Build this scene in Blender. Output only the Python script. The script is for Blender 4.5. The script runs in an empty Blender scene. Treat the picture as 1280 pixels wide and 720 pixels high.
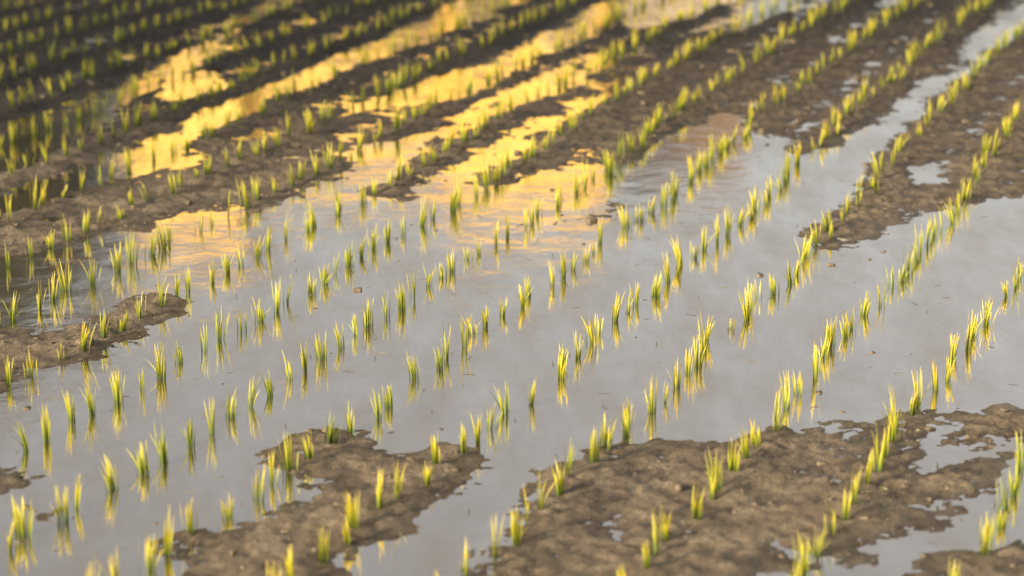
import bpy, bmesh, math, random
import numpy as np
from mathutils import Vector
rng=np.random.default_rng(7); random.seed(7)
S=bpy.context.scene
S.view_settings.view_transform='Standard'; S.view_settings.look='None'; S.view_settings.exposure=0

# ---------------------------------------------------------------- image pixels to ground plane
F_=3000.0; H=1.85; TH=math.atan(850/F_); sT,cT=math.sin(TH),math.cos(TH)
def G(x,y):
    u=x-640.0; v=360.0-y
    t=H/(F_*sT-v*cT)
    return (u*t,(F_*cT+v*sT)*t)
AZ=math.atan2(1170,F_*cT+850*sT)
D=np.array([math.sin(AZ),math.cos(AZ)]); P=np.array([D[1],-D[0]])
SP=0.305; S0=P@np.array(G(820,360))

# ---------------------------------------------------------------- noise
def mk(seed):
    r=np.random.default_rng(seed); return r.permutation(256), r.random(256)*2-1
_t={}
def vn(x,y,seed=0):
    if seed not in _t:_t[seed]=mk(seed)
    p,v=_t[seed]
    xf=np.floor(x);yf=np.floor(y);a=x-xf;b=y-yf
    a=a*a*a*(a*(a*6-15)+10);b=b*b*b*(b*(b*6-15)+10)
    xi=xf.astype(np.int64);yi=yf.astype(np.int64)
    h=lambda i,j:v[p[(p[i&255]+j)&255]]
    return (h(xi,yi)*(1-a)+h(xi+1,yi)*a)*(1-b)+(h(xi,yi+1)*(1-a)+h(xi+1,yi+1)*a)*b
def fbm(x,y,o=4,seed=0,g=.5):
    r=0;A=1;n=0
    for i in range(o):
        r=r+A*vn(x*2**i*.8+y*2**i*.6+17.3*i,-x*2**i*.6+y*2**i*.8-9.1*i,seed+i);n+=A;A*=g
    return r/n*1.6

def sdf(poly,x,y):
    d=np.full(x.shape,1e9);ins=np.zeros(x.shape,bool);n=len(poly)
    for i in range(n):
        ax,ay=poly[i];bx,by=poly[(i+1)%n]
        ex,ey=bx-ax,by-ay;wx=x-ax;wy=y-ay
        t=np.clip((wx*ex+wy*ey)/(ex*ex+ey*ey+1e-12),0,1)
        d=np.minimum(d,(wx-ex*t)**2+(wy-ey*t)**2)
        c=((ay>y)!=(by>y))
        if abs(ey)>1e-12:
            ins^=c&(x<(ex*(y-ay)/ey+ax))
    d=np.sqrt(d)
    return np.where(ins,d,-d)
MUD=[
 [(545,760),(590,690),(625,640),(655,600),(700,577),(830,556),(930,537),(1010,527),(1150,524),(1155,566),(1105,596),(1150,586),(1250,572),(1215,612),(1120,657),(960,697),(920,714),(900,760)],
 [(1130,712),(1200,690),(1300,662),(1330,700),(1330,760),(1100,760)],
 [(1155,535),(1210,520),(1330,500),(1330,545),(1240,560),(1165,565)],
 [(235,760),(240,705),(180,690),(268,660),(335,622),(385,592),(352,562),(400,546),(468,545),(490,565),(577,575),(570,610),(510,640),(470,670),(440,705),(430,760)],
 [(-60,445),(0,418),(110,398),(200,368),(236,376),(160,430),(60,460),(0,488),(-60,505)],
 [(-60,585),(0,580),(50,590),(70,605),(0,610),(-60,615)],
 [(-60,300),(0,275),(110,243),(220,213),(280,180),(395,148),(436,165),(430,190),(395,222),(330,250),(200,280),(100,302),(0,316),(-60,330)],
 [(-60,190),(0,165),(120,120),(230,62),(300,30),(360,-40),(-60,-40)],
 [(150,186),(215,160),(330,108),(470,50),(620,-30),(560,-40),(400,-40),(280,60),(150,140),(60,200),(0,225),(0,240),(90,215)],
 [(235,190),(330,138),(440,92),(560,48),(650,8),(720,-40),(800,-40),(755,0),(612,72),(525,94),(428,134),(400,158),(300,182)],
 [(400,153),(470,136),(520,138),(600,117),(680,76),(760,38),(850,-10),(900,-40),(980,-40),(900,20),(800,57),(730,75),(600,139),(560,156),(480,176),(430,181)],
 [(465,240),(520,203),(570,172),(720,108),(830,56),(900,28),(900,52),(800,90),(730,121),(640,162),(560,213),(500,251)],
 [(590,228),(650,196),(700,163),(760,122),(860,64),(960,25),(1080,-30),(1310,-40),(1240,20),(1192,70),(1140,120),(1058,166),(985,190),(925,155),(850,160),(785,195),(700,210),(640,232)],
 [(1330,15),(1240,75),(1160,132),(1110,188),(1078,240),(1020,290),(1010,312),(1060,304),(1110,284),(1190,257),(1330,232)],
 [(1040,130),(1100,90),(1200,0),(1230,-30),(1290,-30),(1180,90)],
 [(300,245),(360,226),(430,205),(440,215),(380,240),(320,258)],
]
WAT=[
 [(205,176),(300,136),(420,84),(540,42),(650,-5),(700,-40),(670,-40),(600,0),(500,38),(400,78),(290,122),(225,150)],
 [(1142,212),(1180,208),(1205,220),(1170,230),(1145,225)],
 [(585,133),(640,108),(715,78),(722,88),(660,116),(600,140)],
 [(205,95),(260,88),(285,108),(230,128),(200,120)],
 [(770,20),(830,-10),(960,-30),(930,0),(860,20),(800,36)],
]
# patches that sit just below the surface: silt showing through the film of water
SHOAL=[
 [(430,300),(520,272),(640,262),(760,228),(900,215),(905,250),(830,285),(700,300),(560,318),(450,320)],
 [(0,345),(100,300),(240,255),(330,240),(350,265),(220,310),(100,360),(0,400)],
 [(740,330),(900,262),(1000,230),(1010,300),(900,340),(780,370)],
 [(560,360),(700,340),(690,380),(560,400)],
 [(1190,520),(1280,480),(1280,520),(1180,540)],
 [(380,540),(480,520),(600,560),(590,620),(500,640)],
 [(200,620),(300,560),(360,580),(300,640),(180,700)],
 [(620,640),(640,560),(760,530),(950,500),(1010,520),(700,590)],
 [(-60,520),(60,540),(160,600),(140,700),(-60,720)],
 [(1060,590),(1160,560),(1260,560),(1240,620),(1120,700),(980,720)],
]
MUDW=[[G(*q) for q in p] for p in MUD]; WATW=[[G(*q) for q in p] for p in WAT]; SHW=[[G(*q) for q in p] for p in SHOAL]
VIEW=[G(-60,-35),G(1340,-35),G(1340,760),G(-60,760)]
def sm(a,b,x):
    t=np.clip((x-a)/(b-a),0,1);return t*t*(3-2*t)
def height(x,y):
    s=P[0]*x+P[1]*y; l=D[0]*x+D[1]*y
    wx=x+.035*fbm(x*4,y*4,3,11)+.022*fbm(x*22,y*22,4,12,.6); wy=y+.07*fbm(x*4,y*3,3,21)+.030*fbm(x*22,y*22,4,22,.6)
    sv=sdf(VIEW,x,y)
    nb=fbm(s*1.6,l*.35,3,31)*2.2-.1
    Fm=-1+(np.clip(nb,-1,1)+1)*np.clip(-sv/.35,0,1)
    m=(np.abs(x)<6)&(y>2.5)&(y<17)
    xs,ys=wx[m],wy[m]; f=Fm[m]
    for q in SHW: f=np.maximum(f,-1+.78*sm(-.05,.22,sdf(q,xs,ys)))
    ex=.012+.006*sm(7.2,8.5,ys)
    for q in MUDW: f=np.maximum(f,np.clip((sdf(q,xs,ys)+ex)/.10,-1,1))
    for q in WATW: f=np.minimum(f,np.clip(-sdf(q,xs,ys)/.04,-1,1))
    Fm[m]=f
    mud=sm(-.3,.6,Fm)
    n1=fbm(x*5,y*5,5,41,.6); n2=fbm(x*38,y*38,2,51,.7); n3=np.abs(fbm(x*20,y*20,3,61,.6))
    tread=fbm(s*7,l*26,2,71)
    far=sm(7.0,8.5,y)
    h=.0068*Fm+.0048*n1*(.75+.25*mud)+.0007*n2
    h+=mud*(.0040*n2-.0055*n3+.0028+.007*tread*far)
    h+=mud*(.0012+.0045*far)*np.cos((s-S0)/SP*2*math.pi)
    e=np.maximum(np.maximum(np.abs(x)-16,0)/3,np.maximum(np.maximum(y-27,0),np.maximum(1.6-y,0)*1.0)/3)
    h=h+.38*sm(0,1,e)+.02*sm(0,1,e)*fbm(x,y,3,81)
    return h

# ---------------------------------------------------------------- materials
def mat(name):
    m=bpy.data.materials.new(name);m.use_nodes=True;nt=m.node_tree;nt.nodes.clear()
    o=nt.nodes.new('ShaderNodeOutputMaterial');return m,nt,o
def N(nt,t,**k):
    n=nt.nodes.new(t)
    for a,b in k.items():
        if a.startswith('_'): setattr(n,a[1:],b)
        else: n.inputs[a.replace('__',' ')].default_value=b
    return n
def L(nt,a,b): nt.links.new(a,b)
def ramp(nt,pts):
    r=nt.nodes.new('ShaderNodeValToRGB');e=r.color_ramp.elements
    while len(e)<len(pts): e.new(.5)
    for i,(p,c) in enumerate(pts): e[i].position=p;e[i].color=(*c,1)
    return r
def mrange(nt,src,a,b,c=0,d=1):
    n=nt.nodes.new('ShaderNodeMapRange')
    for k,v in zip(('From Min','From Max','To Min','To Max'),(a,b,c,d)): n.inputs[k].default_value=v
    L(nt,src,n.inputs[0]);return n
def simple(name,c1,c2,scale=3,rough=.8,bump=.2):
    m,nt,o=mat(name);b=N(nt,'ShaderNodeBsdfPrincipled',Roughness=rough)
    tc=N(nt,'ShaderNodeTexCoord');n=N(nt,'ShaderNodeTexNoise',Scale=scale,Detail=6.0)
    L(nt,tc.outputs['Object'],n.inputs['Vector']);r=ramp(nt,[(.3,c1),(.7,c2)])
    L(nt,n.outputs['Fac'],r.inputs[0]);L(nt,r.outputs[0],b.inputs['Base Color'])
    bp=N(nt,'ShaderNodeBump',Strength=bump,Distance=.02);L(nt,n.outputs['Fac'],bp.inputs['Height']);L(nt,bp.outputs[0],b.inputs['Normal'])
    L(nt,b.outputs[0],o.inputs[0]);return m

def mud_material():
    m,nt,o=mat('mud');b=N(nt,'ShaderNodeBsdfPrincipled')
    g=N(nt,'ShaderNodeNewGeometry');sx=N(nt,'ShaderNodeSeparateXYZ');L(nt,g.outputs['Position'],sx.inputs[0])
    n=N(nt,'ShaderNodeTexNoise',Scale=9.0,Detail=9.0,Roughness=.7);L(nt,g.outputs['Position'],n.inputs['Vector'])
    nf=N(nt,'ShaderNodeTexNoise',Scale=150.0,Detail=6.0,Roughness=.8);L(nt,g.outputs['Position'],nf.inputs['Vector'])
    nm=N(nt,'ShaderNodeTexNoise',Scale=55.0,Detail=5.0,Roughness=.7);L(nt,g.outputs['Position'],nm.inputs['Vector'])
    r=ramp(nt,[(.25,(.17,.12,.070)),(.5,(.33,.24,.145)),(.72,(.48,.37,.24))]);L(nt,n.outputs['Fac'],r.inputs[0])
    mf=N(nt,'ShaderNodeMix',_data_type='RGBA',_blend_type='MULTIPLY');mf.inputs[0].default_value=.9
    r2=ramp(nt,[(.36,(.32,.32,.32)),(.60,(1.25,1.25,1.25))]);L(nt,nf.outputs['Fac'],r2.inputs[0])
    L(nt,r.outputs[0],mf.inputs[6]);L(nt,r2.outputs[0],mf.inputs[7])
    at=N(nt,'ShaderNodeAttribute',_attribute_name='soil_shade')
    sr=ramp(nt,[(0,(1,1,1)),(.4,(.52,.51,.5)),(1,(.13,.125,.125))]);L(nt,at.outputs['Fac'],sr.inputs[0])  # multiplies mud colour by far soil tone and painted shade
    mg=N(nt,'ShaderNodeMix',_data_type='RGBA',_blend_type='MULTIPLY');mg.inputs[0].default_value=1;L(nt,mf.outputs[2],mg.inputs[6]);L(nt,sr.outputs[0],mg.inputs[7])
    a=N(nt,'ShaderNodeMath',_operation='MULTIPLY_ADD');L(nt,n.outputs['Fac'],a.inputs[0]);a.inputs[1].default_value=.022;L(nt,sx.outputs[2],a.inputs[2])
    w=mrange(nt,a.outputs[0],.010,.021)
    wc=N(nt,'ShaderNodeMix',_data_type='RGBA');L(nt,w.outputs[0],wc.inputs[0])
    dk=N(nt,'ShaderNodeMix',_data_type='RGBA',_blend_type='MULTIPLY');dk.inputs[0].default_value=1;L(nt,mg.outputs[2],dk.inputs[6]);dk.inputs[7].default_value=(.42,.40,.38,1)
    L(nt,dk.outputs[2],wc.inputs[6]);L(nt,mg.outputs[2],wc.inputs[7])
    gz=mrange(nt,sx.outputs[2],.09,.16)
    gc=N(nt,'ShaderNodeMix',_data_type='RGBA');L(nt,gz.outputs[0],gc.inputs[0]);L(nt,wc.outputs[2],gc.inputs[6]);gc.inputs[7].default_value=(.06,.09,.025,1)
    L(nt,gc.outputs[2],b.inputs['Base Color'])
    ro=mrange(nt,w.outputs[0],0,1,.2,.72);L(nt,ro.outputs[0],b.inputs['Roughness'])
    bm_=N(nt,'ShaderNodeBump',Strength=1,Distance=.018);L(nt,nm.outputs['Fac'],bm_.inputs['Height'])
    bp=N(nt,'ShaderNodeBump',Strength=1,Distance=.006);L(nt,nf.outputs['Fac'],bp.inputs['Height']);L(nt,bm_.outputs[0],bp.inputs['Normal']);L(nt,bp.outputs[0],b.inputs['Normal'])
    L(nt,b.outputs[0],o.inputs[0]);return m
def water_material():
    # thin film of silty water: mirror-like surface over a murky, partly see-through body
    m,nt,o=mat('silty_water')
    g=N(nt,'ShaderNodeNewGeometry')
    mp=N(nt,'ShaderNodeMapping');mp.inputs['Rotation'].default_value=(0,0,AZ);mp.inputs['Scale'].default_value=(2.2,.7,1);L(nt,g.outputs['Position'],mp.inputs[0])
    n1=N(nt,'ShaderNodeTexNoise',Scale=3.0,Detail=6.0,Roughness=.65);L(nt,mp.outputs[0],n1.inputs['Vector'])
    n2=N(nt,'ShaderNodeTexNoise',Scale=40.0,Detail=4.0,Roughness=.6);L(nt,g.outputs['Position'],n2.inputs['Vector'])
    n3=N(nt,'ShaderNodeTexNoise',Scale=5.0,Detail=2.0);L(nt,g.outputs['Position'],n3.inputs['Vector'])
    b1=N(nt,'ShaderNodeBump',Strength=.11,Distance=.02);L(nt,n3.outputs['Fac'],b1.inputs['Height'])
    b2=N(nt,'ShaderNodeBump',Strength=.26,Distance=.0014);L(nt,n2.outputs['Fac'],b2.inputs['Height']);L(nt,b1.outputs[0],b2.inputs['Normal'])
    d=N(nt,'ShaderNodeBsdfDiffuse');r=ramp(nt,[(.3,(.19,.13,.08)),(.7,(.36,.27,.175))]);L(nt,n1.outputs['Fac'],r.inputs[0]);L(nt,r.outputs[0],d.inputs[0])
    at=N(nt,'ShaderNodeAttribute',_attribute_name='soil_shade')
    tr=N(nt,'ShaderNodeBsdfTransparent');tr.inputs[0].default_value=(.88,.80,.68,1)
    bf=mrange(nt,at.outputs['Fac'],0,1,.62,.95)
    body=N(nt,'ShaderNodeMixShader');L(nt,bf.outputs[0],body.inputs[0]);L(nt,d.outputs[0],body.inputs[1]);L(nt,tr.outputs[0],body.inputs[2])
    gl=N(nt,'ShaderNodeBsdfGlossy');gl.inputs[0].default_value=(1,.915,.82,1);L(nt,b2.outputs[0],gl.inputs['Normal'])
    rr=mrange(nt,n1.outputs['Fac'],.35,.7,.02,.08);L(nt,rr.outputs[0],gl.inputs['Roughness'])
    fr=N(nt,'ShaderNodeFresnel',IOR=1.6);mr=mrange(nt,fr.outputs[0],.05,.34,.55,.98)
    pv=mrange(nt,n1.outputs['Fac'],.33,.72,1.02,.64)
    mm=N(nt,'ShaderNodeMath',_operation='MULTIPLY',_use_clamp=True);L(nt,mr.outputs[0],mm.inputs[0]);L(nt,pv.outputs[0],mm.inputs[1])
    mx=N(nt,'ShaderNodeMixShader');L(nt,mm.outputs[0],mx.inputs[0]);L(nt,body.outputs[0],mx.inputs[1]);L(nt,gl.outputs[0],mx.inputs[2])
    L(nt,mx.outputs[0],o.inputs[0]);return m
def rice_material():
    m,nt,o=mat('rice_leaf')
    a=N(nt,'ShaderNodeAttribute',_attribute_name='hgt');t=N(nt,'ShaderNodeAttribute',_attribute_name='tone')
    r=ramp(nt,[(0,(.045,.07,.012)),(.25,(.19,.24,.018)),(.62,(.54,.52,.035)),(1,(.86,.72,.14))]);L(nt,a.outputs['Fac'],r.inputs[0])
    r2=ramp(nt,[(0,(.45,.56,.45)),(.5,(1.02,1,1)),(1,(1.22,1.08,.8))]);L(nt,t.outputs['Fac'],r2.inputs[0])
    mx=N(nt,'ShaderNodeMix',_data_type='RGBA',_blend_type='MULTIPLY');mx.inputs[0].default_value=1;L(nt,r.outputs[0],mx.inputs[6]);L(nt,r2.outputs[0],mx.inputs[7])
    b=N(nt,'ShaderNodeBsdfPrincipled',Roughness=.5);L(nt,mx.outputs[2],b.inputs['Base Color'])
    tr=N(nt,'ShaderNodeBsdfTranslucent');L(nt,mx.outputs[2],tr.inputs[0])
    ms=N(nt,'ShaderNodeMixShader');ms.inputs[0].default_value=.35;L(nt,b.outputs[0],ms.inputs[1]);L(nt,tr.outputs[0],ms.inputs[2])
    L(nt,ms.outputs[0],o.inputs[0]);return m
MUDM=mud_material();WATM=water_material();RICEM=rice_material()

def mesh_np(name,V,Fc,m,smooth=False,attrs=None):
    me=bpy.data.meshes.new(name);V=np.asarray(V,dtype=np.float32);Fc=np.asarray(Fc,dtype=np.int32);k=Fc.shape[1]
    me.vertices.add(len(V));me.vertices.foreach_set('co',V.ravel())
    me.loops.add(Fc.size);me.loops.foreach_set('vertex_index',Fc.ravel())
    me.polygons.add(len(Fc));me.polygons.foreach_set('loop_start',np.arange(len(Fc),dtype=np.int32)*k)
    try: me.polygons.foreach_set('loop_total',np.full(len(Fc),k,dtype=np.int32))
    except Exception: pass
    me.polygons.foreach_set('use_smooth',np.full(len(Fc),smooth,dtype=bool))
    if attrs:
        for a,v in attrs.items():
            at=me.attributes.new(a,'FLOAT','POINT');at.data.foreach_set('value',np.asarray(v,dtype=np.float32))
    me.update(calc_edges=True);me.validate()
    ob=bpy.data.objects.new(name,me);S.collection.objects.link(ob);me.materials.append(m);return ob

# ---------------------------------------------------------------- ground sheet
def axis(a,b,st,lo,hi):
    c=list(np.arange(a,b,st));q=st;x=c[-1]
    while x<hi: q=min(q*1.12,60);x+=q;c.append(x)
    q=st;x=c[0];l=[]
    while x>lo: q=min(q*1.12,60);x-=q;l.append(x)
    return np.array(l[::-1]+c)
def soil_shade(x,y):  # soil tone darkens with distance; far-left tree shade is painted in too
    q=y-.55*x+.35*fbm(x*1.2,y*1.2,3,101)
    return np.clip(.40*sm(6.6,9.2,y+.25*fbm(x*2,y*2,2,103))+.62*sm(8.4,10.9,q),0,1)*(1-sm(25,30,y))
X=axis(-3.1,3.1,.0095,-900,900);Y=axis(4.1,13.0,.0115,-400,1500)
gx,gy=np.meshgrid(X,Y);gz=height(gx.ravel(),gy.ravel())
nx,ny=len(X),len(Y);i=np.arange(ny-1)[:,None]*nx+np.arange(nx-1)[None,:];i=i.ravel()
mesh_np('ground',np.stack([gx.ravel(),gy.ravel(),gz],1),np.stack([i,i+1,i+nx+1,i+nx],1),MUDM,True,{'soil_shade':soil_shade(gx.ravel(),gy.ravel())})
wx_=np.linspace(-19,19,153);wy_=np.linspace(.2,29.5,118);a_,b_=np.meshgrid(wx_,wy_);a_=a_.ravel();b_=b_.ravel()
i=(np.arange(117)[:,None]*153+np.arange(152)[None,:]).ravel()
mesh_np('water',np.stack([a_,b_,a_*0],1),np.stack([i,i+1,i+154,i+153],1),WATM,True,{'soil_shade':soil_shade(a_,b_)})

# ---------------------------------------------------------------- rice seedlings
px,py=[],[]
for r in range(-34,30):
    s=S0+r*SP
    l=2.0+random.random()*.12
    ph=random.random()*6
    while l<24:
        if not random.random()<.03:
            w=.022*math.sin(l*1.1+.4)+.012*math.sin(l*2.7+r*.15+1)+.006*math.sin(l*6+ph)
            ss=s+w+random.gauss(0,.010);ll=l+random.gauss(0,.014)
            x=D[0]*ll+P[0]*ss;y=D[1]*ll+P[1]*ss
            if y>2.6 and y<19 and abs(x)<1.2+.45*y: px.append(x);py.append(y)
        l+=.102
px=np.array(px);py=np.array(py);gh=height(px,py);n=len(px)
tone=np.clip(.55+.28*fbm(px*1.3,py*1.3,2,91)+rng.normal(0,.16,n),0,1)
ch=np.clip(.080+.009*fbm(px*.8,py*.8,2,95)+rng.normal(0,.013,n),.045,.112)
nb=np.clip(rng.normal(16,5.5,n),6,30).astype(int);idx=np.repeat(np.arange(n),nb);B=len(idx)
lean=rng.normal(0,.075,(n,2))
cr=np.clip(rng.normal(.0082,.0022,n),.0045,.014)
ang=rng.uniform(0,2*math.pi,B);rad=np.abs(rng.normal(0,1,B))*cr[idx]*.75
bx=px[idx]+np.cos(ang)*rad;by=py[idx]+np.sin(ang)*rad;bz=np.minimum(gh[idx],.03)-.004
hl=ch[idx]*rng.uniform(.5,1.06,B)+np.clip(-gh[idx],0,.01)
tilt=np.abs(rng.normal(.065,.05,B));tilt=np.where(rng.random(B)<.035,tilt+.32,tilt)
a2=ang+rng.normal(0,.7,B);dx=np.cos(a2)*tilt+lean[idx,0];dy=np.sin(a2)*tilt+lean[idx,1]
fa=rng.uniform(0,math.pi,B);wd=rng.uniform(.0011,.0021,B)
K=5;V=np.zeros((B,K,2,3));hg=np.zeros((B,K,2));tn=np.zeros((B,K,2))
for k in range(K):
    t=k/(K-1);w=wd*[.8,1.0,.95,.7,.08][k];bend=t*(.45+.75*t)
    cx=bx+dx*hl*bend;cy=by+dy*hl*bend;cz=bz+hl*t*(1-.25*t*tilt)
    f=fa+t*.5
    for sd in (0,1):
        q=(-1,1)[sd];V[:,k,sd,0]=cx+q*np.cos(f)*w;V[:,k,sd,1]=cy+q*np.sin(f)*w;V[:,k,sd,2]=cz
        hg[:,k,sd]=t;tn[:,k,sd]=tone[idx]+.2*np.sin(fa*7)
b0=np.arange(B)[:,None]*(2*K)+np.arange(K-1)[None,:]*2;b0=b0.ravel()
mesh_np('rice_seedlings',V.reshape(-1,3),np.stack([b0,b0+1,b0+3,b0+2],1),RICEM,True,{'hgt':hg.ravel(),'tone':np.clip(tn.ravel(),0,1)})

# ---------------------------------------------------------------- clods and straw bits
bm=bmesh.new();bmesh.ops.create_icosphere(bm,subdivisions=2,radius=1);bm.verts.ensure_lookup_table()
iv=np.array([v.co[:] for v in bm.verts]);fc=np.array([[v.index for v in f.verts] for f in bm.faces]);bm.free()
M=9500;cx=rng.uniform(-3.0,3.0,M);cy=rng.uniform(3.9,12.5,M);h=height(cx,cy)
keep=((h>-.002)&(fbm(cx*3,cy*3,2,131)>-.25))|(rng.random(M)<.07);cx,cy,h=cx[keep],cy[keep],h[keep];M=len(cx)
sz=rng.lognormal(math.log(.0029),.6,M)
Vs=[];Fs=[]
for j in range(M):
    q=iv*(1+.35*np.sin(iv[:,[1]]*3+j)+.25*np.cos(iv[:,[0]]*5+j*2))*sz[j]*np.array([rng.uniform(.8,1.7),rng.uniform(.8,1.5),.7])
    Vs.append(q+[cx[j],cy[j],max(h[j],-.002)+sz[j]*.15]);Fs.append(fc+j*len(iv))
CLM=simple('clod_mud',(.07,.049,.03),(.24,.18,.11),60,.7)
mesh_np('mud_clods',np.concatenate(Vs),np.concatenate(Fs),CLM,True)
M=1100;cx=rng.uniform(-3.5,3.5,M);cy=rng.uniform(3.8,13,M);h=np.maximum(height(cx,cy),0)+.002
a=rng.uniform(0,math.pi,M);ln=rng.uniform(.004,.018,M);V=[];Fq=[]
for j in range(M):
    c,s=math.cos(a[j]),math.sin(a[j]);w=.0011;z=h[j]
    for (e,f,zz) in ((-1,-1,0),(1,-1,.002),(1,1,.003),(-1,1,.001)): V.append((cx[j]+e*c*ln[j]-f*s*w,cy[j]+e*s*ln[j]+f*c*w,z+zz))
    Fq.append((4*j,4*j+1,4*j+2,4*j+3))
mesh_np('straw_bits',V,Fq,simple('straw',(.12,.09,.04),(.32,.26,.12),20,.8))

# ---------------------------------------------------------------- trees
BARK=simple('bark',(.05,.035,.025),(.12,.09,.06),8,.9,.6);LEAF=simple('tree_leaf',(.03,.034,.013),(.055,.058,.02),2,.6,0)
def tube(V,Fc,pts,rs,k=8):
    o=len(V)
    for (p,r) in zip(pts,rs):
        for j in range(k):
            t=2*math.pi*j/k;V.append((p[0]+r*math.cos(t),p[1]+r*math.sin(t),p[2]))
    for q in range(len(pts)-1):
        for j in range(k):
            Fc.append((o+q*k+j,o+q*k+(j+1)%k,o+(q+1)*k+(j+1)%k,o+(q+1)*k+j))
def tree(x,y,h,r,seed,nl=6000,low=.22):
    R=np.random.default_rng(seed);e=bpy.data.objects.new('offscreen_broadleaf_tree',None);S.collection.objects.link(e);e.location=(x,y,0.1)
    V=[];Fc=[];tube(V,Fc,[(0,0,0),(.05,.03,h*.25),(-.05,.08,h*.5),(.03,0,h*.85)],[h*.035,h*.026,h*.018,h*.004])
    cl=[]
    for j in range(11):
        t=R.uniform(0,2*math.pi);z=h*R.uniform(.25,.6);l=r*R.uniform(.5,.95)
        ex=(math.cos(t)*l,math.sin(t)*l,z+h*R.uniform(.08,.3));tube(V,Fc,[(0,0,z),(ex[0]*.5,ex[1]*.5,z+(ex[2]-z)*.4),ex],[h*.013,h*.009,h*.003],6);cl.append(ex)
    tk=mesh_np('trunk',V,Fc,BARK,True);tk.parent=e
    C=list(cl)
    for j in range(70):
        d=R.normal(0,1,3);d/=np.linalg.norm(d);q=R.uniform(.35,1)**.5
        C.append((d[0]*r*q*R.uniform(.8,1.1),d[1]*r*q,h*(low+1)/2+d[2]*q*h*(1-low)/2*.93))
    C=np.array(C);ci=R.integers(0,len(C),nl);c=C[ci]+R.normal(0,r*.13,(nl,3))
    u=R.normal(0,1,(nl,3));u/=np.linalg.norm(u,axis=1)[:,None];w=np.cross(u,R.normal(0,1,(nl,3)));w/=np.linalg.norm(w,axis=1)[:,None]
    sz=R.uniform(.06,.12,(nl,1))*max(1,r/2.2);V=np.stack([c-u*sz,c-w*sz*.5,c+u*sz,c+w*sz*.5],1).reshape(-1,3)
    lf=mesh_np('foliage',V,np.arange(nl*4).reshape(-1,4),LEAF);lf.parent=e
for (x,y,h,r,sd) in [(-6.3,27.5,7.2,1.9,1),(-9.3,29,8.4,2.4,2),(-13,31,8.8,2.7,4),(-8.0,34,8.6,2.2,9),
                  (-12.6,1.6,6.9,2.3,6),(-14.2,4.2,7.2,2.4,7),(-16.2,7.0,7.4,2.4,8)]:  # this row: out-of-view trees added to shade the far-left field
    tree(x,y,h,r,sd)

# ---------------------------------------------------------------- houses (mirrored in the water)
def box(name,x0,x1,y0,y1,z0,z1,m,par,bev=.02):
    bm=bmesh.new();bmesh.ops.create_cube(bm,size=1)
    for v in bm.verts: v.co=Vector(((x0+x1)/2+v.co.x*(x1-x0),(y0+y1)/2+v.co.y*(y1-y0),(z0+z1)/2+v.co.z*(z1-z0)))
    if bev: bmesh.ops.bevel(bm,geom=bm.edges[:],offset=bev,segments=1,affect='EDGES')
    me=bpy.data.meshes.new(name);bm.to_mesh(me);bm.free();me.materials.append(m)
    o=bpy.data.objects.new(name,me);S.collection.objects.link(o);o.parent=par;return o
PL=simple('yellow_plaster',(.76,.46,.10),(.92,.63,.17),.5,.9,.1);GLS=simple('window_glass',(.05,.06,.07),(.08,.09,.1),1,.1,0)
WHT=simple('whitewash',(.40,.34,.26),(.58,.50,.40),1.0,.9,.1)
FRM=simple('painted_frame',(.6,.55,.45),(.7,.65,.55),3,.6,0);CAP=simple('coping',(.35,.28,.2),(.45,.36,.26),3,.8);BRK=simple('brown_tiles',(.12,.08,.05),(.19,.13,.085),2,.9)
h1=bpy.data.objects.new('plastered_house',None);S.collection.objects.link(h1)
for k,(x0,x1,z) in enumerate([(-6.6,-4.6,8.5),(-4.6,-1.1,7.4),(-1.1,1.6,8.0)]):
    yo=40+(.0,.35,.1)[k]
    box('wall_block_%d'%(k+1),x0,x1-.004,yo,49,0,z,PL,h1);box('coping_%d'%(k+1),x0-.06,x1+.055,yo-.08,49.1,z+.003,z+.16+.01*k,CAP,h1)
    nwin=2 if k!=1 else 3
    for zz in (1.3,4.2):
        for q in range(nwin):
            cx=x0+(x1-x0)*(q+.5)/nwin
            if zz<2 and k==1 and q==1:
                box('door',cx-.5,cx+.5,yo-.05,yo-.003,.3,2.5,CAP,h1);continue
            box('window_frame',cx-.4,cx+.4,yo-.06,yo-.003,zz,zz+1.2,FRM,h1,.01);box('window_pane',cx-.33,cx+.33,yo-.075,yo-.062,zz+.07,zz+1.13,GLS,h1,0)
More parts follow.
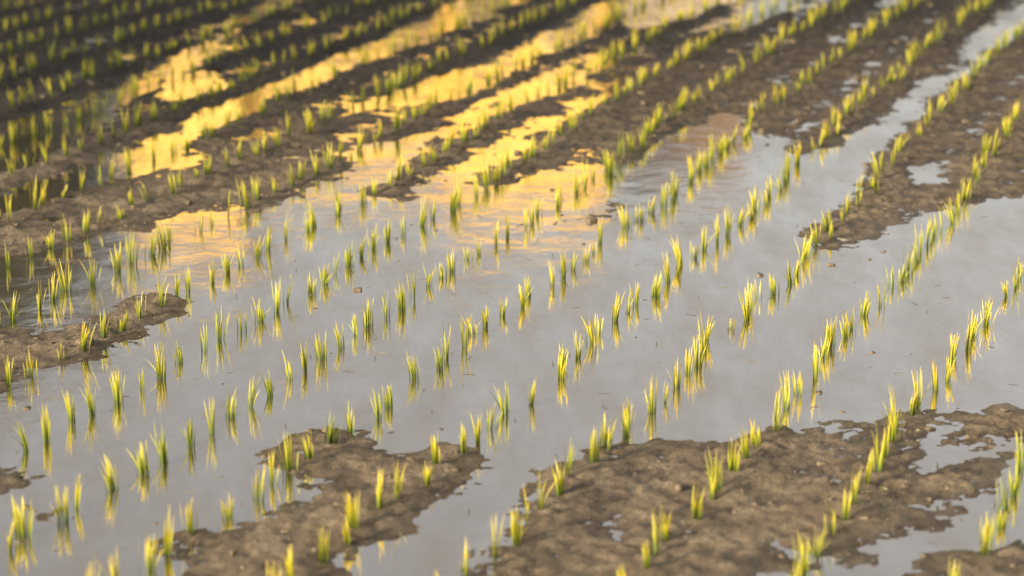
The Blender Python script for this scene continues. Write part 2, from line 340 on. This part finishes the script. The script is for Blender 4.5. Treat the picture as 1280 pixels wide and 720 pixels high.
h2=bpy.data.objects.new('tiled_roof_barn',None);S.collection.objects.link(h2)
box('wall',1.75,3.9,40.4,44,0,5.2,WHT,h2)
me=bpy.data.meshes.new('roof');me.from_pydata([(1.68,40.1,5.21),(4.1,40.1,5.21),(4.1,42.2,7.9),(1.68,42.2,7.9),(4.1,44.3,5.21),(1.68,44.3,5.21)],[],[(0,1,2,3),(3,2,4,5),(0,3,5),(1,4,2),(0,5,4,1)]);me.materials.append(BRK)
o=bpy.data.objects.new('roof',me);S.collection.objects.link(o);o.parent=h2
box('barn_door',2.2,3.4,40.3,40.39,.3,3.0,CAP,h2)

# ---------------------------------------------------------------- light
el=math.radians(19);sd=Vector((-.74*math.cos(el),-.67*math.cos(el),math.sin(el))).normalized()
sl=bpy.data.lights.new('sun','SUN');sl.energy=5;sl.angle=math.radians(.5);sl.color=(1,.84,.58)
so=bpy.data.objects.new('sun',sl);S.collection.objects.link(so);so.rotation_euler=sd.to_track_quat('Z','Y').to_euler()
W=bpy.data.worlds.new('World');S.world=W;W.use_nodes=True;nt=W.node_tree
bg=nt.nodes['Background'];sk=nt.nodes.new('ShaderNodeTexSky');sk.sky_type='NISHITA';sk.sun_disc=False
sk.sun_elevation=el;sk.sun_rotation=math.atan2(sd.x,sd.y);sk.dust_density=6.0;sk.ozone_density=.5;sk.air_density=1.0
hs=nt.nodes.new('ShaderNodeHueSaturation');hs.inputs['Saturation'].default_value=.30;hs.inputs['Value'].default_value=1.42   # sky colour desaturated, brightness raised on top of background strength
nt.links.new(sk.outputs[0],hs.inputs['Color']);nt.links.new(hs.outputs[0],bg.inputs[0]);bg.inputs[1].default_value=.15

# ---------------------------------------------------------------- camera
cd=bpy.data.cameras.new('camera');cd.sensor_width=36;cd.lens=F_/1280*36;cd.clip_end=4000;cd.clip_start=.1
cd.dof.use_dof=True;cd.dof.focus_distance=6.3;cd.dof.aperture_fstop=2.5
c=bpy.data.objects.new('camera',cd);S.collection.objects.link(c);c.location=(0,0,H);c.rotation_euler=(math.pi/2-TH,0,0);S.camera=c
